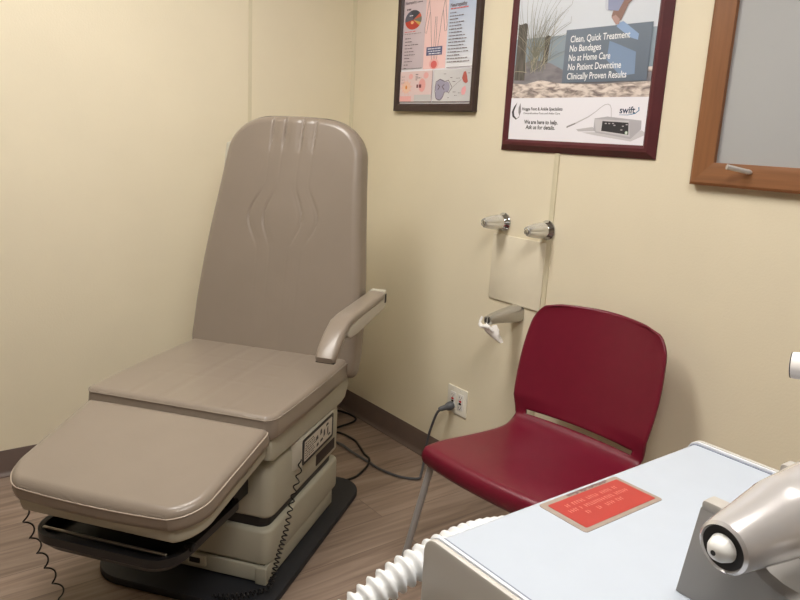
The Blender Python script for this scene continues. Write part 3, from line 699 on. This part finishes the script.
p.poly(silv, [(1.335, 1.392), (1.40, 1.401), (1.415, 1.388), (1.345, 1.386)])
p.poly(pm('casing', (182, 180, 186)), [(1.404, 1.427), (1.452, 1.433), (1.575, 1.423), (1.577, 1.398), (1.544, 1.369), (1.414, 1.384), (1.404, 1.392)])
p.poly(pm('casing_front', (204, 202, 206)), [(1.404, 1.425), (1.532, 1.422), (1.541, 1.375), (1.414, 1.388)])
p.poly(dark, [(1.435, 1.4195), (1.531, 1.416), (1.535, 1.381), (1.434, 1.390)])
for (x, z) in ((1.445, 1.411), (1.458, 1.411), (1.472, 1.4115), (1.478, 1.406), (1.509, 1.404), (1.522, 1.409), (1.505, 1.393)): p.rect(silv, x, x + .007, z, z + .003)
p.disc(pm('knob', (160, 190, 160)), 1.527, 1.3865, .0055); p.disc(pm('knob2', (222, 226, 222)), 1.527, 1.3865, .0035)
p.mb.v = [(x - P2X, y, z - P2C) for x, y, z in p.mb.v]
p.build('printed_sheet', t2, -.0125)
for q in ('print_sky', 'print_sea', 'print_box'): shift(q, P2C)

# ------------------------------------------------------------------ oak framed grey panel with a chrome pin
BX, BZ = 2.30, 1.75
t3 = thing('framed_board', 'oak framed frosted grey wall panel at the upper right, above the white machine', 'framed panel', (BX, 0, BZ))
frame(1.761 - BX, 2.85 - BX, 1.2545 - BZ, 2.25 - BZ, .062, .028, .80, None, t3, mats=[M['oakh'], M['oakv']])
MB().box((0, -.006, 0), (1.0, .008, .90), .001).build('frosted_panel', M['board'], t3)
hk = MB()
Xk = Matrix.Translation((1.9265 - BX, -.030, 1.2985 - BZ)) @ Vector((0, 0, 1)).rotation_difference(Vector((-.045, -.055, .013)).normalized()).to_matrix().to_4x4()
hk.lathe([(.0035, -.010), (.0055, -.006), (.0068, -.002), (.0072, .003), (.0065, .006), (.0065, .052), (.0072, .054), (.0072, .058), (.005, .059)], Xk, 20)
hk.build('peg', M['peg'], t3)

# ------------------------------------------------------------------ burgundy stacking chair
RC = thing('stacking_chair', 'burgundy moulded plastic stacking chair with grey steel legs against the right wall', 'chair', (1.599, -.335, 0), math.radians(4.5))
prof = spline([Vector((0, y, z)) for y, z in [(y, z + .014) for y, z in [(-.257, .398), (-.263, .416), (-.264, .438), (-.252, .449), (-.18, .449), (-.08, .440), (.03, .432), (.10, .432), (.145, .440), (.172, .455), (.186, .478), (.196, .52), (.214, .60), (.236, .70), (.258, .80), (.268, .850)]]], 8)
prof = resample(prof, .0088); NP = len(prof); nx = 61
arc = np.cumsum([0] + [(b - a).length for a, b in zip(prof, prof[1:])]); AL = arc[-1]
vs = []; us = np.linspace(-1, 1, nx); iseat = min(range(NP), key=lambda k: abs(prof[k].z - .469) + abs(prof[k].y - .172) * 3)
for j, q in enumerate(prof):
    isback = j > iseat; t = (arc[j] - arc[iseat]) / (AL - arc[iseat]) if isback else 0
    for u in us:
        hw = .222
        if isback:
            hw = .231 + .017 * math.sin(PI * min(1, t * 1.1)) ** 1.0; 
            rem = (1 - t) * (AL - arc[iseat])
            if rem < .09: hw -= .054 * (1 - math.sqrt(max(0, 1 - ((.09 - rem) / .09) ** 2)))
        else:
            rem = arc[j]
            if rem < .035: hw -= .018 * (1 - math.sqrt(max(0, 1 - ((.035 - rem) / .035) ** 2)))
        x = hw * u; y, z = q.y, q.z
        e = (1 - abs(u)) * hw
        if isback:
            bow = .042 * (u * u) * min(1, t * 4 + .3); y -= bow; z -= .022 * u * u * max(0, (t - .6) / .4) ** 2
            if j >= iseat + 3: z += .010 * max(0, 1 - (u / .85) ** 2) * max(0, 1 - (j - iseat - 3) / 12.) - .010 * max(0, 1 - (u / .85) ** 2)
        else:
            k = min(1, arc[j] / .06); y -= .018 * (1 - u * u) * max(0, 1 - arc[j] / .12) - .0
            z += -.010 * (1 - u * u) * k * math.sin(PI * min(1, arc[j] / arc[iseat]))
            tt = arc[j] / arc[iseat]; r = .016
            drop = (r - math.sqrt(max(0, r * r - (r - min(e, r)) ** 2))) * (1 - max(0, (tt - .72) / .28)) * min(1, arc[j] / .06)
            z -= drop * 1.2
            hw += 0; x += .007 * u * max(0, (tt - .75) / .25) ** 2
            if j == iseat or tt > .8: y -= .012 * u * u * (tt - .8) / .2
        vs.append((x, y, z))
fs = []
for j in range(NP - 1):
    for i in range(nx - 1):
        uc = (us[i] + us[i + 1]) / 2; tb = (arc[j] + arc[j + 1]) / 2 - arc[iseat]
        if abs(uc) < .85 and iseat + 1 <= j < iseat + 3: continue
        fs.append((j * nx + i, j * nx + i + 1, (j + 1) * nx + i + 1, (j + 1) * nx + i))
shell = MB().add(vs, fs).build('seat_shell', M['red'], RC, sharp=70)
md = shell.modifiers.new('thick', 'SOLIDIFY'); md.thickness = .007; md.offset = -1
# side skirt under the seat front
for sg in (-1, 1):
    sk = MB(); pts = [(sg * .216, -.235), (sg * .2185, -.10), (sg * .2185, .10)]
    sk.add([(sg * .214, -.246, .450), (sg * .2185, -.225, .448), (sg * .2195, -.05, .444), (sg * .2195, .12, .446), (sg * .206, -.240, .412), (sg * .2105, -.222, .410), (sg * .214, -.05, .418), (sg * .216, .12, .432)],
           [(0, 1, 5, 4), (1, 2, 6, 5), (2, 3, 7, 6)])
    sko = sk.build('seat_skirt', M['red'], RC, sharp=70); md = sko.modifiers.new('thick', 'SOLIDIFY'); md.thickness = .005; md.offset = 0
for (sx, sy) in ((-1, -1), (1, -1), (-1, 1), (1, 1)):
    top_ = Vector((sx * .207, -.233 if sy < 0 else .135, .438)); foot = Vector((sx * .262, -.302 if sy < 0 else .235, .014))
    lg = MB().tube([top_, top_.lerp(foot, .5), foot], .0105, 14).build('leg', M['legsteel'], RC)
    MB().lathe([(.014, 0), (.015, .004), (.0135, .022), (.0105, .024)], Matrix.Translation((foot.x, foot.y, 0)), 16).build('foot_cap', M['slot'], lg)
fr = MB()
for sx in (-1, 1): fr.tube([(sx * .207, -.233, .430), (sx * .207, .135, .430)], .010, 12)
for y in (-.18, .10): fr.tube([(-.198, y, .425), (.198, y, .425)], .009, 12)
fr.build('seat_frame', M['legsteel'], RC)

# ------------------------------------------------------------------ medical machine on a cart
MX0, MX1, MY0, MY1, MZ0, MZ1 = 2.407, 2.80, -1.458, -.975, .79, .95
cart = thing('equipment_cart', 'pale wheeled equipment cart carrying the white medical machine', 'cart', (2.60, -1.22, 0))
MB().prism(rrect(-.22, .22, -.27, .27, .03), MZ0 - .030, MZ0, .005).build('top_shelf', M['cart'], cart)
MB().prism(rrect(-.22, .22, -.25, .25, .03), .10, .13, .005).build('lower_shelf', M['cart'], cart)
for sx in (-1, 1):
    for sy in (-1, 1):
        MB().tube([(sx * .18, sy * .2, .13), (sx * .18, sy * .2, MZ0 - .03)], .014, 12).build('post', M['legsteel'], cart)
        w = MB().tube([(sx * .18, sy * .2, .10), (sx * .18, sy * .2, .055)], .008, 10); w.lathe([(.026, -.012), (.03, -.008), (.03, .008), (.026, .012)], Matrix(((0, 0, 1, sx * .18), (1, 0, 0, sy * .2), (0, 1, 0, .03), (0, 0, 0, 1))), 20)
        w.build('caster', M['slot'], cart)
MC = Vector(((MX0 + MX1) / 2, (MY0 + MY1) / 2, MZ0))
ma = thing('medical_machine', 'pale blue-white medical treatment machine with a red sticker in the right foreground', 'medical machine', MC)
def arch(y0, y1, ins, rr, name, m, z0=0., parent=ma, bev=0.):
    hx = (MX1 - MX0) / 2 - ins; pl = [(x, z) for x, z in rrect(-hx, hx, z0, MZ1 - MZ0 - ins, [rr, rr, .004, .004], 8)]
    X = Matrix(((1, 0, 0, 0), (0, 0, 1, 0), (0, 1, 0, 0), (0, 0, 0, 1)))
    return MB().prism(pl, y0 - MC.y, y1 - MC.y, bev, X=X).build(name, m, parent, sharp=40)
arch(MY0 + .014, MY1 - .014, .0, .014, 'housing', M['mach'])
for y0, d in ((MY0, 1), (MY1, -1)):
    a, b = sorted((y0, y0 + d * .007)); bz = arch(a, b, -.0035, .018, 'bezel', M['bezel'], bev=.0025)
    a, b = sorted((y0 + d * .007, y0 + d * .0085)); arch(a, b, .0, .014, 'trim_groove', M['trimgrey'], parent=bz)
    a, b = sorted((y0 + d * .0085, y0 + d * .0125)); arch(a, b, -.0035, .017, 'trim_light', M['bezeltrim'], parent=bz, bev=.0015)
    a, b = sorted((y0 + d * .0125, y0 + d * .0165)); arch(a, b, -.0008, .014, 'trim_groove', M['trimgrey'], parent=bz)
# sticker
zt = MZ1 - MZ0
sx0, sx1, sy0, sy1 = 2.420 - MC.x, 2.487 - MC.x, -1.309 - MC.y, -1.172 - MC.y
st = MB().prism(rrect(sx0, sx1, sy0, sy1, .004, 4), zt - .0002, zt + .0006).build('sticker', M['stickbase'], ma)
st['label'] = 'red warning sticker with pale lettering'
MB().prism(rrect(sx0 + .0065, sx1 - .006, sy0 + .008, sy1 - .006, .002, 3), zt + .0005, zt + .0009).build('red_field', M['stick'], st)
ik = MB(); R = random.Random(4)
for row, (a, b) in enumerate(((.024, .112), (.018, .118), (.034, .098))):
    y = sy0 + a; x = sx0 + .016 + row * .0105
    while y < sy0 + b:
        w = R.uniform(.002, .0034)
        if R.random() < .84:
            ik.box((x + .0028, y + w / 2, zt + .001), (.0055, .0010, .0003)); ik.box((x + R.choice((.0006, .0028, .005)), y + w / 2 + .0006, zt + .001), (.0010, w * .8, .0003))
        y += w + .0012
ik.build('lettering', M['stickink'], st)
sm = MB(); R = random.Random(9)
for k in range(16):
    y = sy0 + .045 + k * .0045; L_ = R.uniform(.002, .006)
    sm.prism([(sx0 + .001, y), (sx0 + .001 + L_, y + .001), (sx0 + .001 + L_ * .8, y + .0045), (sx0 + .001, y + .004)], zt + .0009, zt + .0012)
sm.build('scuff', M['smear'], st)

# handpiece cradle on the machine top: front and rear forked plates on a foot
cr = thing('handpiece_cradle', 'grey forked cradle on the machine top holding the silver handpiece', 'cradle', (2.69, -1.24, MZ1))
def fork(y0, y1, name):
    # trapezoid plate with a round notch
    R_ = .038; pts = [(-.094, 0), (-.083, .088), (-.080, .093), (-.060, .095), (-.052, .090)]
    for k in range(13):
        a = PI + PI * k / 12; pts.append((R_ * 1.2 * math.cos(a) , .086 + R_ * math.sin(a)))
    pts += [(.052, .090), (.060, .095), (.080, .093), (.083, .088), (.094, 0)]
    X = Matrix(((1, 0, 0, 0), (0, 0, 1, 0), (0, 1, 0, 0), (0, 0, 0, 1)))
    return MB().prism(pts, y0, y1, .0015, X=X).build(name, M['cradle'], cr, sharp=30)
f1 = fork(-.078, -.062, 'fork_plate'); f2 = fork(.062, .078, 'fork_plate')
for f, y in ((f1, -.070), (f2, .070)):
    for sg in (-1, 1): MB().prism(rrect(sg * .072 - .010, sg * .072 + .010, .088, .0972, .004, 5), y - .0085, y + .0085, .002, X=Matrix(((1, 0, 0, 0), (0, 0, 1, 0), (0, 1, 0, 0), (0, 0, 0, 1)))).build('pad', M['cradletab'], f)
MB().box((0, 0, .005), (.17, .124, .010), .002).build('foot', M['cradle'], cr)
# handpiece
HT = Vector((2.660, -1.378, 1.046)); HD = Vector((.11, 1, .10)).normalized()
hp = thing('handpiece', 'silver treatment handpiece with white tip pointing left from its cradle', 'handpiece', HT)
XH = Vector((0, 0, 1)).rotation_difference(HD).to_matrix().to_4x4() @ Matrix.Scale(1.2, 4)
MB().lathe([(.0135, .012), (.0145, .002), (.0158, 0.), (.0178, .002), (.0192, .008), (.0215, .026), (.0248, .048), (.0262, .060), (.0268, .0615), (.0272, .075), (.028, .11), (.028, .24), (.024, .255), (.012, .262)], XH, 48).build('body', M['hand'], hp, sharp=30)
MB().lathe([(.0148, .0015), (.0148, .0045), (.0120, .006), (.0120, .0015)], XH, 40).build('recess', M['slot'], hp)
tp = MB().lathe([(.0104, .012), (.0104, .006), (.0098, .002), (.0080, -.0035), (.0054, -.0070), (.0022, -.0082)], XH, 32).build('tip', M['tip'], hp)
MB().lathe([(.0018, -.0076), (.0018, -.0085)], XH, 16).build('tip_bore', M['slot'], tp)
MB().tube(spline([HT * 0 + HD * .325, HD * .335, HD * .34 + Vector((.02, 0, -.02)), HD * .36 + Vector((.05, 0, -.08)), HD * .33 + Vector((.07, 0, -.14))], 8), .006, 10).build('cable', M['white'], hp)
# corrugated hose hanging along the machine's left side
hs = spline([(2.445, -.958, .825), (2.40, -.945, .80), (2.37, -.985, .79), (2.358, -1.08, .815), (2.355, -1.20, .858), (2.355, -1.297, .881), (2.355, -1.346, .888), (2.355, -1.40, .885), (2.355, -1.443, .876), (2.354, -1.484, .861), (2.35, -1.53, .836), (2.34, -1.58, .79), (2.33, -1.65, .68), (2.33, -1.68, .50), (2.36, -1.66, .30), (2.43, -1.60, .17), (2.50, -1.50, .150), (2.52, -1.42, .150)], 40)
hs = resample([p + Vector((-.003, 0, -.002)) for p in hs], .0020); rr = []; acc = 0
for i in range(len(hs)):
    ph = 2 * PI * i * .0020 / .0128; rr.append(.0158 + .0033 * math.cos(ph))
o = MB().tube(hs, rr, 20).build('corrugated_hose', M['hose'], sharp=80); tag(o, 'white corrugated plastic hose running along the left side of the medical machine', 'hose')
# suction canister on the cart's lower shelf receives the hose
cn = MB().lathe([(.055, .131), (.06, .135), (.06, .28), (.055, .285), (.03, .29)], Matrix.Translation((2.58, -1.36, 0)), 32).build('suction_canister', M['white'])
tag(cn, 'white suction canister on the lower shelf of the equipment cart', 'canister')
# white instrument arm whose rounded end shows at the right edge
ls = thing('lamp_stand', 'white floor stand arm with rounded tip entering at the right edge above the machine', 'lamp stand', (2.98, -.79, 0))
b = Vector((2.98, -.79, 0))
MB().lathe([(.16, 0), (.16, .015), (.14, .025), (.03, .035)], None, 40).build('base', M['white'], ls)
MB().tube([(0, 0, .03), (0, 0, 1.13)], .014, 16).build('pole', M['white'], ls)
tipP = Vector((2.4975, -.936, 1.080)) - b; el = Vector((0, 0, 1.13)); dd = (tipP - el).normalized()
Xa = Matrix.Translation(tipP) @ Vector((0, 0, 1)).rotation_difference(-dd).to_matrix().to_4x4(); La = (el - tipP).length
am = MB().lathe([(.013, .0), (.0160, .001), (.0170, .003), (.0175, .010), (.0175, .09), (.012, .10), (.010, .12), (.010, La)], Xa, 28).build('arm', M['white'], ls)
MB().tube([Xa @ Vector((.0162 * math.cos(k * PI / 16), .0162 * math.sin(k * PI / 16), .0016)) for k in range(32)], .0007, 8, True).build('tip_ring', M['slot'], am)

# ------------------------------------------------------------------ light, camera, output look
w = bpy.data.worlds.new('World'); SC.world = w; w.use_nodes = True
w.node_tree.nodes['Background'].inputs['Color'].default_value = (.9, .95, 1, 1); w.node_tree.nodes['Background'].inputs['Strength'].default_value = .15
cam = bpy.data.cameras.new('camera'); co = bpy.data.objects.new('camera', cam); COL.objects.link(co)
co.location = (2.90274, -1.88762, 1.34112); co.rotation_mode = 'XYZ'; co.rotation_euler = (1.3482386, -.0531232, .9284257)
cam.sensor_fit = 'HORIZONTAL'; cam.sensor_width = 36; cam.lens = 724.153 * 36 / 800; cam.clip_start = .02
SC.camera = co
vs_ = SC.view_settings; vs_.view_transform = 'Standard'; vs_.look = 'None'; vs_.exposure = 0.; vs_.gamma = 1.; vs_.use_curve_mapping = False
